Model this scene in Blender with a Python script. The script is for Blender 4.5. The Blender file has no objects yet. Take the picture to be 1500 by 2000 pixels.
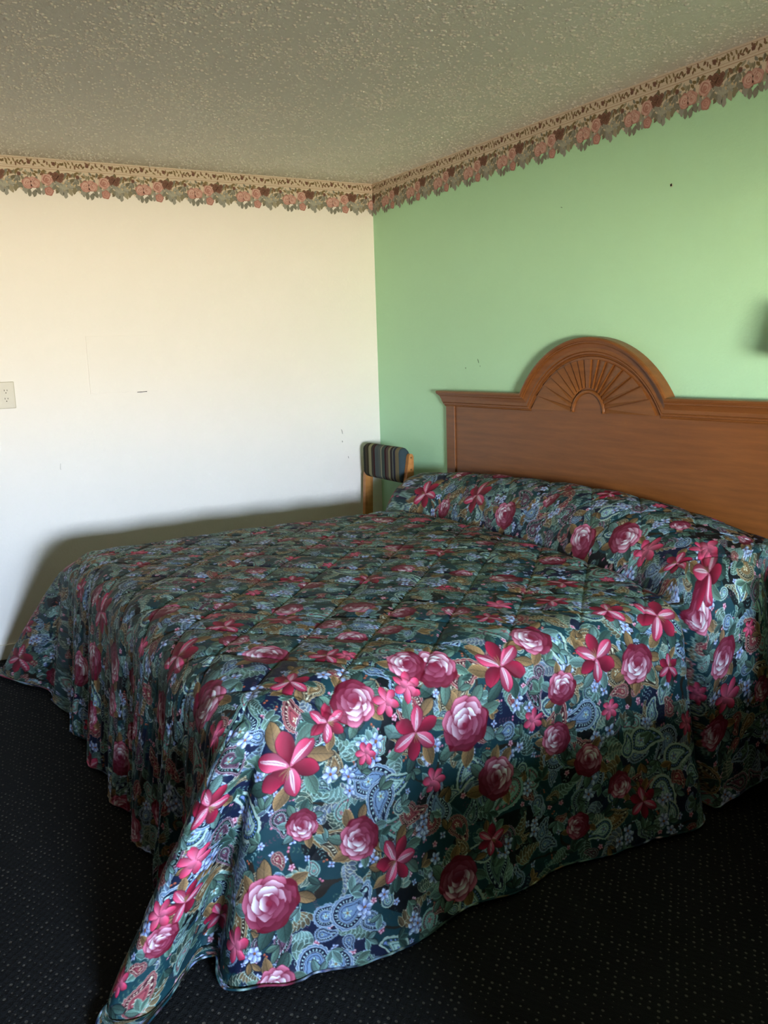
import math
import numpy as np
GRID = 1.0        # spacing factor of the bedspread mesh
PI = math.pi
# =====================================================================
# 1. pure geometry of the bedspread: sheet coordinates (s across, t down the bed) -> room coordinates
# =====================================================================
XC, AH, BL, RS, ZT = 1.82, 0.905, 1.885, 0.130, 0.672
ARC = PI / 2 * RS

def sm(a, b, x):
    t = np.clip((x - a) / (b - a), 0, 1)
    return t * t * (3 - 2 * t)

def vnoise(x, y, seed, n=256):
    r = np.random.RandomState(seed).rand(n, n).astype(np.float32) * 2 - 1
    xi = np.floor(x).astype(np.int32); yi = np.floor(y).astype(np.int32)
    fx = (x - xi).astype(np.float32); fy = (y - yi).astype(np.float32)
    fx = fx * fx * (3 - 2 * fx); fy = fy * fy * (3 - 2 * fy)
    x0 = xi % n; x1 = (xi + 1) % n; y0 = yi % n; y1 = (yi + 1) % n
    return (r[x0, y0] * (1 - fx) + r[x1, y0] * fx) * (1 - fy) + (r[x0, y1] * (1 - fx) + r[x1, y1] * fx) * fy

def crease_y(x):
    return -np.interp(x, [0.6, .72, 1.0, 1.14, 1.575, 1.85, 2.16, 2.48, 2.70, 2.80, 2.9],
                      [.44, .43, .36, .335, .355, .36, .395, .435, .51, .535, .54])

def pillow(x, y):
    yc = crease_y(x)
    v = (y - yc) / (-yc)
    h = np.interp(x, [.70, .76, .84, .95, 1.15, 1.45, 1.75, 2.05, 2.3, 2.5, 2.65, 2.78, 2.9],
                  [.14, .14, .15, .165, .175, .18, .187, .19, .178, .158, .13, .10, .08])
    vv = np.clip(v / .60, 0, 1)
    prof = (1 - (1 - vv) ** 2.5) ** .82
    prof = prof - .22 * sm(.55, 1.0, v) ** 1.3
    prof = np.where(v > 0, prof, 0)
    dip = -.034 * np.exp(-((v + .03) / .075) ** 2)
    return h * prof + dip

def drape(d, flare):
    ang = np.clip(d / RS, 0, PI / 2)
    h = np.maximum(d - ARC, 0)
    return RS * np.sin(ang) + flare * np.clip(h / .58, 0, 1.3), RS * (1 - np.cos(ang)) + h

def catmull(P, u):
    P = np.asarray(P, float); k = P[:, 0]; out = []
    for c in (1, 2):
        y = P[:, c]; m = np.gradient(y, k)
        i = np.clip(np.searchsorted(k, u) - 1, 0, len(k) - 2)
        h = k[i + 1] - k[i]; t = (u - k[i]) / h
        out.append((2*t**3-3*t**2+1)*y[i] + (t**3-2*t**2+t)*h*m[i] + (-2*t**3+3*t**2)*y[i+1] + (t**3-t**2)*h*m[i+1])
    return out

NEAR_FLAP = [(0, 2.885, -1.885), (.09, 2.870, -1.98), (.17, 2.830, -2.045), (.24, 2.755, -2.050), (.30, 2.675, -2.025), (.345, 2.660, -2.065),
             (.41, 2.745, -2.150), (.48, 2.800, -2.235), (.55, 2.775, -2.305), (.62, 2.710, -2.290), (.74, 2.625, -2.14), (.87, 2.600, -2.075), (1, 2.630, -2.09)]
FAR_FLAP = [(0, .755, -1.885), (.15, .68, -1.95), (.30, .47, -2.08), (.44, .27, -2.19), (.52, .23, -2.225), (.60, .30, -2.225),
            (.74, .53, -2.150), (.84, .66, -2.075), (.92, .73, -2.075), (1, .80, -2.11)]

def foldwave(q):
    f = q - np.floor(q)
    return 1 - np.abs(2 * f - 1) ** 1.6 * 1.0

def sheet(s, t):
    """arrays s,t (m) -> x,y,z"""
    xt = XC + np.clip(s, -AH, AH); yt = -np.minimum(t, BL)
    pil = pillow(xt, yt)
    # quilting: diamond seams, puffs between, on the sheet itself
    qa = (s + t) / .255; qb = (s - t) / .255
    da = np.abs(qa - np.round(qa)); db = np.abs(qb - np.round(qb))
    seam = np.exp(-(da / .030) ** 2) + np.exp(-(db / .030) ** 2)
    puff = (np.abs(np.sin(PI * qa)) * np.abs(np.sin(PI * qb))) ** .5
    wr = vnoise(s * 9, t * 30, 3) * .5 + vnoise(s * 22, t * 60, 4) * .3 + vnoise(s * 50, t * 90, 5) * .2
    wr2 = vnoise(s * 30, t * 9, 6) * .5 + vnoise(s * 60, t * 20, 7) * .35
    ds = np.abs(s) - AH; dt = t - BL
    top = (ds <= 0) & (dt <= 0)
    soft = vnoise(s * 3.1 + 7, t * 3.1, 8)
    quilt = .0095 * puff - .0035 * seam
    z0 = ZT + pil + .8 * quilt + .0035 * wr + .006 * soft
    # gentle crown of the mattress
    crown = .012 * (1 - (np.clip(s, -AH, AH) / AH) ** 2)
    z0 = z0 + crown
    x = XC + s.copy(); y = -t.copy(); z = z0.copy()
    # ---- near and far sides
    for sgn in (1, -1):
        m = (sgn * s > AH) & (dt <= 0)
        d = ds[m]; tm = t[m]
        pb = sm(.545, .50, tm)                      # over the pillows
        fl = .050 + .030 * np.sin(tm * 3.4 + .6) + .012 * np.sin(tm * 11.3)
        fl = fl * (1 - .55 * sm(1.75, 1.93, tm)) + .010
        if sgn < 0: fl = fl * .4
        o, dz = drape(d, fl)
        k = np.clip((d - ARC * .5) / .62, 0, 1)
        wave = .012 * np.sin(tm * 8.1 + 1.2 * k) + .008 * np.sin(tm * 19 + 2 * k) + .010 * soft[m]
        o = o + k * wave + sm(0, .1, d) * (.0028 * puff[m] - .0010 * seam[m] + .0024 * wr2[m] + .0015 * wr[m])
        if sgn < 0: o = o + .125 * sm(.47, .39, tm) * sm(0, .08, d)
        if sgn > 0:
            gy = .545 - .03 * k
            o = o - .130 * np.where(tm > gy, np.exp(-np.abs((tm - gy) / .034) ** 1.5), np.exp(-((tm - gy) / .012) ** 2)) * sm(0, .05, d)
            bul = sm(gy - .015, gy - .075, tm)
            o = o + bul * (.024 + .012 * k) * sm(0, .05, d) - .13 * sm(.36, .08, tm) ** 1.1 * sm(.0, .2, d)
        x[m] = XC + sgn * (AH + o)
        z[m] = z0[m] - dz
    # ---- foot
    m = (ds <= 0) & (dt > 0)
    d = dt[m]; smn = s[m]
    o, dz = drape(d, .055)
    k = np.clip((d - ARC * .3) / .60, 0, 1)
    ph = smn / .105 + .9 * vnoise(smn * 4, d * 1.6, 11) + k * .5 * (smn + .3)
    big = smn / .31 + .4
    fa = .55 + .45 * vnoise(smn * 7, d * 2.5, 13)
    o = o + (.004 + .013 * k) * fa * (foldwave(ph) - .45 + .35 * foldwave(ph * 1.83 + 2 * k)) * sm(0, .09, d) + k * .022 * np.sin(2 * PI * big) + .004 * wr2[m] + .0050 * k * (foldwave(ph * 3.3 + 2.5 * vnoise(smn * 6, d * 3, 15)) - .5) * sm(.05, .2, d)
    gath = -.145 * k * sm(AH - .55, AH, smn) + .020 * k * sm(-AH + .3, -AH, smn)
    x[m] = XC + smn + gath
    y[m] = -(BL + o)
    z[m] = z0[m] - dz
    # ---- corners
    for sgn, path in ((1, NEAR_FLAP), (-1, FAR_FLAP)):
        m = (sgn * s > AH) & (dt > 0)
        a = ds[m]; b = dt[m]
        rho = np.hypot(a, b); phi = np.arctan2(b, a); u = phi / (PI / 2)
        o, dz = drape(rho, 0)
        cx, cy = XC + sgn * AH, -BL
        bx = cx + sgn * o * np.cos(phi); by = cy - o * np.sin(phi)
        qx, qy = catmull(path, u)
        # seams with the neighbouring skirts: blend to their own offsets at u=0 and u=1
        k = np.clip((rho - ARC * .55) / (.71 - ARC * .55), 0, 1)
        kk = k ** .92
        x_ = bx * (1 - kk) + qx * kk
        y_ = by * (1 - kk) + qy * kk
        ex = np.maximum(rho - .705, 0)
        x_ = x_ + ex * (.25 if sgn > 0 else -.35); y_ = y_ - ex * (.20 if sgn > 0 else .25)
        w = vnoise(u * 9, rho * 4, 21 + sgn) * .010 * k
        x[m] = x_ + w + .003 * wr2[m]; y[m] = y_ - w * .6
        z[m] = z0[m] - dz
    # blend the corner borders so that no step shows
    zf = .010 + .006 * (vnoise(s * 14, t * 14, 31) + 1)
    low = z < zf
    z = np.where(low, zf + .35 * np.clip((zf - z), 0, .02), z)
    return x, y, z

def axis(stops):
    out = [np.array([stops[0][0]])]
    for (a, h), (b, _) in zip(stops[:-1], stops[1:]):
        n = max(2, int(round((b - a) / (h * GRID))))
        out.append(np.linspace(a, b, n + 1)[1:])
    return np.concatenate(out)

def sheet_axes():
    S = axis([(-1.645, .0065), (-AH, .0045), (.25, .0028), (AH - .05, .0019), (1.650, 0)])
    T = axis([(.045, .0030), (.17, .0018), (.30, .0010), (.56, .0022), (BL - .05, .0019), (2.625, 0)])
    return S, T

def sheet_grid():
    S, T = sheet_axes()
    s, t = np.meshgrid(S, T, indexing='ij')
    x, y, z = sheet(s, t)
    # relax the rows next to the corner joins
    iS = [int(np.argmin(np.abs(S - AH))), int(np.argmin(np.abs(S + AH)))]; iT = int(np.argmin(np.abs(T - BL)))
    for A in (x, y, z):
        for it in range(14):
            for i in iS:
                sl = slice(i - 14, i + 15); js = slice(iT, None)
                B = A[i - 15:i + 16, js]
                A[sl, js] = (B[:-2] + B[1:-1] * 2 + B[2:]) / 4
            sl = slice(iT - 14, iT + 15)
            for js in (slice(0, iS[1]), slice(iS[0], None)):
                B = A[js, iT - 15:iT + 16]
                A[js, sl] = (B[:, :-2] + B[:, 1:-1] * 2 + B[:, 2:]) / 4
    return S, T, x, y, z
# ---------------------------------------------------------------- end of geometry
# =====================================================================
# 2. the printed fabric: painted motif by motif in sheet coordinates
# =====================================================================
def hexc(r, g, b):
    return np.array([r, g, b], np.float32) / 255.0

TEAL = hexc(38, 78, 88); NAVY = hexc(30, 42, 74); INK = hexc(18, 26, 34); AQUA = hexc(164, 192, 188); SAGE = hexc(120, 142, 130)
DSAGE = hexc(80, 104, 98); PALE = hexc(205, 222, 218); CREAM = hexc(226, 212, 190); TAN = hexc(164, 128, 94); CORAL = hexc(206, 112, 86)
PERI = hexc(150, 160, 218); WHITE = hexc(236, 234, 240); ROSE = hexc(206, 62, 100); DROSE = hexc(128, 22, 52); PINK = hexc(232, 142, 166)
BLUSH = hexc(246, 222, 228); MAUVE = hexc(132, 88, 110); BROWN = hexc(74, 60, 50)

class Cloth:
    def __init__(self, s0, s1, t0, t1, res):
        self.s0, self.t0, self.res = s0, t0, res
        self.W, self.H = int((s1 - s0) / res) + 1, int((t1 - t0) / res) + 1
        self.im = np.empty((self.W, self.H, 3), np.float32)
        self.aa = res

    def win(self, s, t, R, ang):
        i0 = max(0, int((s - R - self.s0) / self.res)); i1 = min(self.W, int((s + R - self.s0) / self.res) + 2)
        j0 = max(0, int((t - R - self.t0) / self.res)); j1 = min(self.H, int((t + R - self.t0) / self.res) + 2)
        if i1 <= i0 or j1 <= j0: return None
        a = (np.arange(i0, i1) * self.res + self.s0 - s)[:, None]; b = (np.arange(j0, j1) * self.res + self.t0 - t)[None, :]
        c, n = math.cos(ang), math.sin(ang)
        return (a * c + b * n).astype(np.float32), (-a * n + b * c).astype(np.float32), self.im[i0:i1, j0:j1]

    def put(self, im, sd, col, op=1.0):
        """paint colour where the signed distance sd (m) is negative"""
        a = np.clip(.5 - sd / self.aa, 0, 1) * op
        if np.ndim(col) == 1: col = col[None, None, :]
        im += a[..., None] * (col - im)

def mix(a, b, t):
    return a + (b - a) * np.asarray(t)[..., None]

def leaf(C, s, t, L, W, ang, col, vein, edge=None):
    w = C.win(s, t, L * 1.1, ang)
    if w is None: return
    x, y, im = w
    q = np.clip(x / L, -1, 1)
    hw = W * (1 - q * q) * (1 + .25 * q)
    sd = np.maximum(np.abs(y) - hw, np.abs(x) - L)
    if edge is not None: C.put(im, sd - .0013, edge)
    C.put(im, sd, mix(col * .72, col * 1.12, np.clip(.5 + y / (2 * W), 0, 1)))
    C.put(im, np.maximum(np.abs(y) - .0006, sd), vein, .8)
    if L > .014:
        rib = np.abs(((x + np.abs(y) * -1.1) / (L * .3)) % 1.0 - .5) * L * .3 - .0005
        C.put(im, np.maximum(rib, sd + .001), vein, .45)

def sprig(C, s, t, L, ang, col, rng, berry=None):
    n = 5; c, d = math.cos(ang), math.sin(ang)
    for k in range(n):
        f = (k / (n - 1) - .5) * 2 * L
        for sg in (-1, 1):
            leaf(C, s + f * c - sg * d * L * .16, t + f * d + sg * c * L * .16, L * .19, L * .065, ang + sg * .8, col, col * .7)
    if berry is not None:
        for sg in (-1, 1): disc(C, s + c * L * 1.05 + sg * d * .004, t + d * L * 1.05 - sg * c * .004, .0032, berry)

def disc(C, s, t, R, col):
    w = C.win(s, t, R * 1.2, 0)
    if w is None: return
    x, y, im = w
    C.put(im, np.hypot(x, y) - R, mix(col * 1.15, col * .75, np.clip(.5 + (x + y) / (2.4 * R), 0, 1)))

def petals(C, s, t, R, n, ang, tip, base, edge, sharp=1.0, wide=.62, stripe=None):
    """n separate petals round a centre"""
    for k in range(n):
        a = ang + 2 * PI * k / n
        L = R * .55
        w = C.win(s + math.cos(a) * L, t + math.sin(a) * L, L * 1.15, a)
        if w is None: return
        x, y, im = w
        q = np.clip(x / L, -1, 1)
        hw = L * wide * np.power(np.clip(1 - q * q, 0, 1), sharp) * (1 + .35 * q)
        sd = np.maximum(np.abs(y) - hw, np.abs(x) - L)
        C.put(im, sd - .0010, edge)
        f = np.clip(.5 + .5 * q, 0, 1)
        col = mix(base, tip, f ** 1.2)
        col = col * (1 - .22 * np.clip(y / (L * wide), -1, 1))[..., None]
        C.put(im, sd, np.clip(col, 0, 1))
        if stripe is not None:
            C.put(im, np.maximum(np.abs(y) - hw * .42 * (1 - f * .75), np.abs(x) - L * .8), stripe, .85)
            C.put(im, np.maximum(np.abs(y) - .0006, np.abs(x) - L * .75), edge, .6)

def peri(C, s, t, R, ang, rng):
    petals(C, s, t, R, 4 if rng.rand() < .5 else 5, ang, WHITE, PERI, hexc(70, 74, 120), 1.1, .60)
    disc(C, s, t, R * .20, hexc(170, 110, 70))

def rose(C, s, t, R, ang, rng):
    w = C.win(s, t, R * 1.18, ang)
    if w is None: return
    X, Y, im = w
    wob = 1 + .06 * np.sin(3 * np.arctan2(Y, X) + 1) + .05 * np.sin(7 * np.arctan2(Y, X))
    C.put(im, np.hypot(X, Y) - R * .93 * wob, DROSE)
    rings = ((7, .66, .40, DROSE * 1.05, hexc(230, 138, 164)), (6, .50, .38, hexc(150, 32, 66), hexc(250, 206, 220)), (5, .30, .36, hexc(170, 48, 84), hexc(255, 246, 250)), (4, .12, .28, hexc(176, 56, 92), hexc(255, 246, 250)))
    for ri, (n, rc, pr, c0, c1) in enumerate(rings):
        off = rng.rand() * 6
        for k in range(n):
            a = off + 2 * PI * k / n + (rng.rand() - .5) * .25
            px, py = math.cos(a) * rc * R + .10 * R, math.sin(a) * rc * R
            xx = (X - px) * math.cos(a) + (Y - py) * math.sin(a); yy = -(X - px) * math.sin(a) + (Y - py) * math.cos(a)
            pw = pr * R * (1.0 + .15 * (rng.rand() - .5))
            sd = (np.hypot(xx / .78, yy) / pw - 1 + .05 * np.sin(yy / pw * 6)) * pw * .8
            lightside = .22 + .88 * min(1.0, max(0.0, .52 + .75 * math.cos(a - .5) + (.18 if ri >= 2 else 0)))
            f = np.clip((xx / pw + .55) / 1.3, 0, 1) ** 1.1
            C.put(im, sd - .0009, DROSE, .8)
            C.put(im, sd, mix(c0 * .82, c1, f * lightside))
    C.put(im, np.hypot(X - .10 * R, Y) - .10 * R, ROSE * .75)

def lily(C, s, t, R, ang, rng):
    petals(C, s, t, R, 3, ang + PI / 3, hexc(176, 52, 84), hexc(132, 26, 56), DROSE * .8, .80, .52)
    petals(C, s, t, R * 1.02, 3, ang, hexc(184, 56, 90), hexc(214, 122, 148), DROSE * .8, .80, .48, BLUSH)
    for k in range(3):
        leaf(C, s + math.cos(ang + .4 + k * .35) * R * .22, t + math.sin(ang + .4 + k * .35) * R * .22, R * .22, .0014, ang + .4 + k * .35, TAN, TAN)

def bud(C, s, t, R, ang, rng):
    leaf(C, s - math.cos(ang) * R * .9, t - math.sin(ang) * R * .9, R * .8, R * .36, ang + .5, SAGE, DSAGE)
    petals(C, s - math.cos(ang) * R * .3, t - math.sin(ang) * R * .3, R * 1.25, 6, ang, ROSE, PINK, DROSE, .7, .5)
    disc(C, s, t, R * .35, hexc(226, 120, 150))

PALS = ((CREAM, PALE, TEAL, PERI), (PALE, SAGE, NAVY, PALE), (CREAM, TAN, BROWN, CREAM), (PALE, AQUA, DSAGE, hexc(210, 120, 140)), (BLUSH, MAUVE, INK, AQUA), (WHITE, hexc(146, 164, 196), NAVY, PALE), (CREAM, hexc(176, 92, 100), hexc(96, 34, 50), CREAM))

def paisley(C, s, t, S, ang, pal, rng, hand=1):
    w = C.win(s, t, S * 1.55, ang)
    if w is None: return
    x, y, im = w
    y = y * hand
    o1, o2, o3, o4 = pal
    d = np.full(x.shape, 9.0, np.float32)
    for k in range(9):
        f = k / 8
        a = f * 2.0
        cx = S * (-.35 + 1.15 * f); cy = S * (.55 * f * f)
        r = S * .52 * (1 - f) ** .75 + S * .03
        d = np.minimum(d, np.hypot(x - cx, y - cy) - r)
    th = np.arctan2(y, x + .35 * S)
    sc = np.abs(np.sin(th * 9)) * S * .05
    C.put(im, d - S * .10 - sc, o1)
    C.put(im, d - S * .075 - sc, o2 * .9)
    C.put(im, d - S * .025, o1)
    C.put(im, d, o3)
    dots = np.sin(th * 22 + d / S * 6)
    C.put(im, np.maximum(np.abs(d + S * .10) - S * .045, -dots * .004 + .001), o4)
    C.put(im, np.abs(d + S * .18) - .0007, o1)
    C.put(im, d + S * .21, o2)
    C.put(im, np.abs(d + S * .30) - .0006, o3)
    # seeds inside
    fx, fy = x + .35 * S, y
    pet = np.hypot(fx, fy) - S * .20 * (.6 + .4 * np.cos(5 * th))
    C.put(im, pet - .001, o3); C.put(im, pet, o4)
    C.put(im, np.hypot(fx, fy) - S * .05, TAN)

def plume(C, s, t, S, ang, col, edge, rng, hand=1):
    """acanthus scroll: a curling spine with lobes"""
    n = 8
    for k in range(n):
        f = k / (n - 1)
        a = ang + hand * f * 2.3
        px = s + S * (math.cos(ang) * f * 1.2 - hand * math.sin(ang) * (f * f) * .7)
        py = t + S * (math.sin(ang) * f * 1.2 + hand * math.cos(ang) * (f * f) * .7)
        l = S * .26 * (1 - .45 * f)
        for sg in (-1, 1):
            leaf(C, px + math.cos(a + sg * 1.0) * l * .8, py + math.sin(a + sg * 1.0) * l * .8, l, l * .42, a + sg * 1.0, col * (1 if sg > 0 else .82), edge * .6, edge)

def scatter(rng, n, dmin, box, avoid=None, tries=6):
    """darts at least dmin apart on a coarse hash"""
    cell = dmin; g = {}; out = []
    for _ in range(n * tries):
        if len(out) >= n: break
        p = (box[0] + rng.rand() * (box[1] - box[0]), box[2] + rng.rand() * (box[3] - box[2]))
        k = (int(p[0] // cell), int(p[1] // cell)); ok = True
        for i in (-1, 0, 1):
            for j in (-1, 0, 1):
                for q in g.get((k[0] + i, k[1] + j), ()):
                    if (p[0] - q[0]) ** 2 + (p[1] - q[1]) ** 2 < dmin * dmin: ok = False
        if ok and avoid is not None:
            for (a, b, r) in avoid:
                if (p[0] - a) ** 2 + (p[1] - b) ** 2 < (r + dmin * .35) ** 2: ok = False; break
        if ok:
            g.setdefault(k, []).append(p); out.append(p)
    return out

# flowers placed where the photograph shows them: kind, s, t, radius, turn
FLOWERS = [
    ('rose', 1.022, 1.715, 0.057, 5.2), ('rose', 1.152, 1.409, 0.07, 2.4), ('rose', 1.11, 0.814, 0.06, 6.25),
    ('rose', 1.262, 1.116, 0.046, 1.14), ('rose', 1.316, 1.324, 0.06, 3.64), ('rose', 1.334, 1.74, 0.052, 0.65),
    ('rose', 1.435, 1.96, 0.07, 2.02), ('rose', 1.547, 1.462, 0.061, 5.61), ('rose', 1.186, 0.254, 0.055, 0.25),
    ('rose', 0.995, 0.331, 0.061, 5.44), ('lily', 1.137, 1.56, 0.061, 5.39), ('lily', 1.122, 1.893, 0.07, 6.19),
    ('lily', 1.067, 0.962, 0.064, 2.13), ('lily', 1.025, 1.275, 0.068, 2.06), ('lily', 0.998, 0.687, 0.068, 4.79),
    ('lily', 1.052, 1.789, 0.042, 4.4), ('bud', 1.049, 1.624, 0.026, 5.12), ('lily', 1.107, 2.09, 0.044, 5.42),
    ('bud', 1.201, 2.169, 0.029, 1.29), ('lily', 1.274, 2.218, 0.04, 3.1), ('rose', 1.31, 2.285, 0.038, 2.4),
    ('bud', 1.252, 2.257, 0.024, 5.2), ('bud', 1.51, 2.057, 0.032, 4.57), ('rose', 0.967, 1.138, 0.06, 0.92),
    ('rose', 0.992, 1.465, 0.06, 3.22), ('rose', 0.961, 1.529, 0.05, 1.79), ('bud', 1.013, 1.567, 0.029, 2.36),
    ('rose', 0.725, 1.81, 0.062, 2.68), ('lily', 0.819, 1.684, 0.043, 2.14), ('bud', 0.842, 1.634, 0.021, 4.54),
    ('rose', 0.743, 1.448, 0.036, 2.41), ('rose', -0.725, 0.62, 0.061, 0.46), ('bud', -0.616, 0.492, 0.042, 3.48),
    ('rose', -0.125, 0.902, 0.063, 1.04), ('lily', 0.041, 0.821, 0.057, 2.58), ('rose', 0.797, 2.026, 0.068, 5.63),
    ('rose', 0.474, 2.169, 0.074, 1.96), ('rose', 0.207, 2.282, 0.045, 0.39), ('rose', -0.342, 2.254, 0.071, 3.48),
    ('rose', -0.06, 2.169, 0.065, 0.72), ('lily', 0.51, 1.987, 0.065, 4.55), ('rose', 0.178, 1.917, 0.052, 3.76),
    ('lily', -0.284, 2.057, 0.076, 0.27), ('rose', 0.033, 2.467, 0.055, 4.37), ('rose', -0.609, 2.361, 0.069, 4.68),
    ('bud', 0.919, 2.054, 0.03, 3.31), ('lily', -1.228, 2.418, 0.068, 5.19), ('rose', -0.183, 0.248, 0.064, 3.09),
    ('lily', -0.833, 0.22, 0.074, 2.22), ('lily', -0.443, 0.179, 0.078, 0.52), ('rose', 0.537, 0.276, 0.068, 6.03),
    ('rose', 0.34, 0.309, 0.068, 3.47), ('bud', 0.671, 0.324, 0.044, 1.83), ('lily', 0.943, 0.273, 0.065, 1.99),
    ('bud', 0.882, 0.25, 0.042, 5.51), ('rose', 0.698, 0.161, 0.034, 0.58), ('rose', 1.353, 1.014, 0.05, 3.36),
    ('lily', 1.419, 1.648, 0.053, 0.61), ('lily', 1.474, 1.352, 0.039, 4.36), ('rose', 1.447, 0.905, 0.043, 5.58),
    ('bud', 1.325, 0.251, 0.037, 0.74), ('rose', 1.401, 0.301, 0.052, 0.84), ('rose', 0.483, 0.845, 0.057, 1.2),
    ('lily', 0.635, 0.736, 0.052, 0.78), ('bud', 0.721, 1.05, 0.033, 6.0), ('rose', 0.501, 1.419, 0.051, 0.2),
    ('rose', 0.371, 1.595, 0.049, 0.1), ('lily', 0.438, 1.817, 0.049, 6.0), ('rose', 0.236, 1.743, 0.037, 2.44),
    ('rose', 0.582, 1.564, 0.04, 5.1), ('lily', 0.077, 1.448, 0.044, 1.58), ('rose', 0.113, 1.736, 0.035, 2.04),
    ('rose', -0.703, 1.603, 0.037, 5.14), ('bud', -0.753, 1.754, 0.033, 4.04), ('rose', -0.558, 1.187, 0.038, 3.0),
    ('lily', -0.768, 0.891, 0.041, 5.8), ('rose', -0.118, 1.5, 0.039, 6.2), ('rose', 0.694, 1.198, 0.044, 0.54),
    ('bud', 1.186, 1.198, 0.024, 2.26),
]

def paint_cloth(res=.0013):
    rng = np.random.RandomState(12)
    box = (-1.66, 1.66, -.42, 2.64)
    C = Cloth(box[0], box[1], box[2], box[3], res)
    a = (np.arange(C.W) * res + box[0])[:, None]; b = (np.arange(C.H) * res + box[2])[None, :]
    a, b = np.broadcast_arrays(a, b)
    n1 = vnoise(a * 6, b * 6, 41) + .5 * vnoise(a * 13, b * 13, 42)
    C.im[:] = TEAL
    C.im[n1 > .42] = NAVY
    C.im[n1 < -.60] = INK
    C.im[(n1 > -.12) & (n1 < -.04)] = BROWN * .8
    del n1
    big = [f for f in FLOWERS]
    taken = [(f[1], f[2], f[3]) for f in big]
    for p in scatter(rng, 400, .175, box, taken):
        r = rng.rand()
        if r < .30: big.append(('rose', p[0], p[1], .036 + .016 * rng.rand(), rng.rand() * 6.3))
        elif r < .50: big.append(('lily', p[0], p[1], .036 + .016 * rng.rand(), rng.rand() * 6.3))
        elif r < .78: big.append(('bud', p[0], p[1], .018 + .008 * rng.rand(), rng.rand() * 6.3))
    # small ground filling
    for p in scatter(rng, 6500, .027, box):
        r = rng.rand(); an = rng.rand() * 6.3
        if r < .55: sprig(C, p[0], p[1], .016 + .008 * rng.rand(), an, (AQUA, SAGE, PALE, DSAGE, hexc(150, 100, 120))[rng.randint(5)], rng, (None, CORAL, PINK)[rng.randint(3)])
        elif r < .75: peri(C, p[0], p[1], .007 + .003 * rng.rand(), an, rng)
        else: petals(C, p[0], p[1], .008, 5, an, BLUSH, PINK, DROSE, 1.0, .7)
    # scrolls and paisleys
    for p in scatter(rng, 1500, .050, box):
        plume(C, p[0], p[1], .040 + .03 * rng.rand(), rng.rand() * 6.3, (SAGE, TAN * .9, DSAGE, hexc(128, 140, 172), AQUA * .85)[rng.randint(5)], (CREAM, PALE, PALE)[rng.randint(3)], rng, rng.choice((-1, 1)))
    for p in scatter(rng, 1700, .048, box):
        S = (.022, .027, .034, .044, .060)[rng.randint(5)]
        paisley(C, p[0], p[1], S, rng.rand() * 6.3, PALS[rng.randint(len(PALS))], rng, rng.choice((-1, 1)))
    # leaves and periwinkles between
    for p in scatter(rng, 1500, .052, box):
        an = rng.rand() * 6.3; col = (SAGE, SAGE, DSAGE, AQUA * .85, TAN, DSAGE)[rng.randint(6)]
        for k in range(rng.randint(2, 4)):
            L = .013 + .008 * rng.rand(); a2 = an + (k - 1) * .9
            leaf(C, p[0] + math.cos(a2) * L, p[1] + math.sin(a2) * L, L, L * .42, a2, col, col * .55, col * 1.35 if rng.rand() < .4 else INK)
    for p in scatter(rng, 330, .10, box):
        for k in range(rng.randint(2, 5)):
            peri(C, p[0] + (rng.rand() - .5) * .06, p[1] + (rng.rand() - .5) * .06, .014 + .006 * rng.rand(), rng.rand() * 6.3, rng)
    # leaves behind and then the large flowers
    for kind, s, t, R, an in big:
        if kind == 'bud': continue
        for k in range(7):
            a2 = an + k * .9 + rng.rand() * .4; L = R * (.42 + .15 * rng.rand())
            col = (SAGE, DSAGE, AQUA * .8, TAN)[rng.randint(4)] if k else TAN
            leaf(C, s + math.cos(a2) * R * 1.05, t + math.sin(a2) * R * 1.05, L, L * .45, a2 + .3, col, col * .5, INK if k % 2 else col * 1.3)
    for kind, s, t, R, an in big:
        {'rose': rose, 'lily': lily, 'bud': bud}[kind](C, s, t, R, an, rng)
    return C

def print_length(S, T, X, Y, Z, t0=.66, w=7):
    """length of cloth down the bed, so that the print is not stretched over the pillows"""
    k = np.ones(w) / w
    P = []
    for A in (X, Y, Z):
        B = np.pad(A, ((0, 0), (w // 2, w // 2)), mode='edge'); c = np.cumsum(np.pad(B, ((0, 0), (1, 0))), axis=1)
        P.append((c[:, w:] - c[:, :-w]) / w)
    st = np.sqrt(sum(np.diff(a, axis=1) ** 2 for a in P)); st = np.maximum(st, np.diff(T)[None, :])
    j0 = int(np.argmin(np.abs(T - t0)))
    arc = np.cumsum(np.pad(st, ((0, 0), (1, 0))), axis=1)
    med = np.apply_along_axis(lambda q: np.convolve(np.pad(q, 30, mode='edge'), np.ones(61) / 61, 'valid'), 0, arc[:, j0][:, None] - arc)
    T2 = np.repeat(T[None, :], len(S), 0).copy()
    T2[:, :j0] = T[j0] - med[:, :j0]
    return T2

def cloth_colours(C, S, T2):
    """bilinear lookup of the print at the mesh grid"""
    T2 = T2.astype(np.float32); ns, nt = T2.shape
    fs = np.clip((S - C.s0) / C.res, 0, C.W - 1.001)[:, None] + np.zeros((1, nt)); ft = np.clip((T2 - C.t0) / C.res, 0, C.H - 1.001)
    i = fs.astype(np.int32); j = ft.astype(np.int32); u = (fs - i)[..., None].astype(np.float32); v = (ft - j)[..., None].astype(np.float32)
    im = C.im
    out = im[i, j] * (1 - u) * (1 - v); out += im[i + 1, j] * u * (1 - v); out += im[i, j + 1] * (1 - u) * v; out += im[i + 1, j + 1] * u * v
    out = np.clip(out, 0, 1)
    return np.where(out <= .04045, out / 12.92, ((out + .055) / 1.055) ** 2.4).astype(np.float32)
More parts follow.
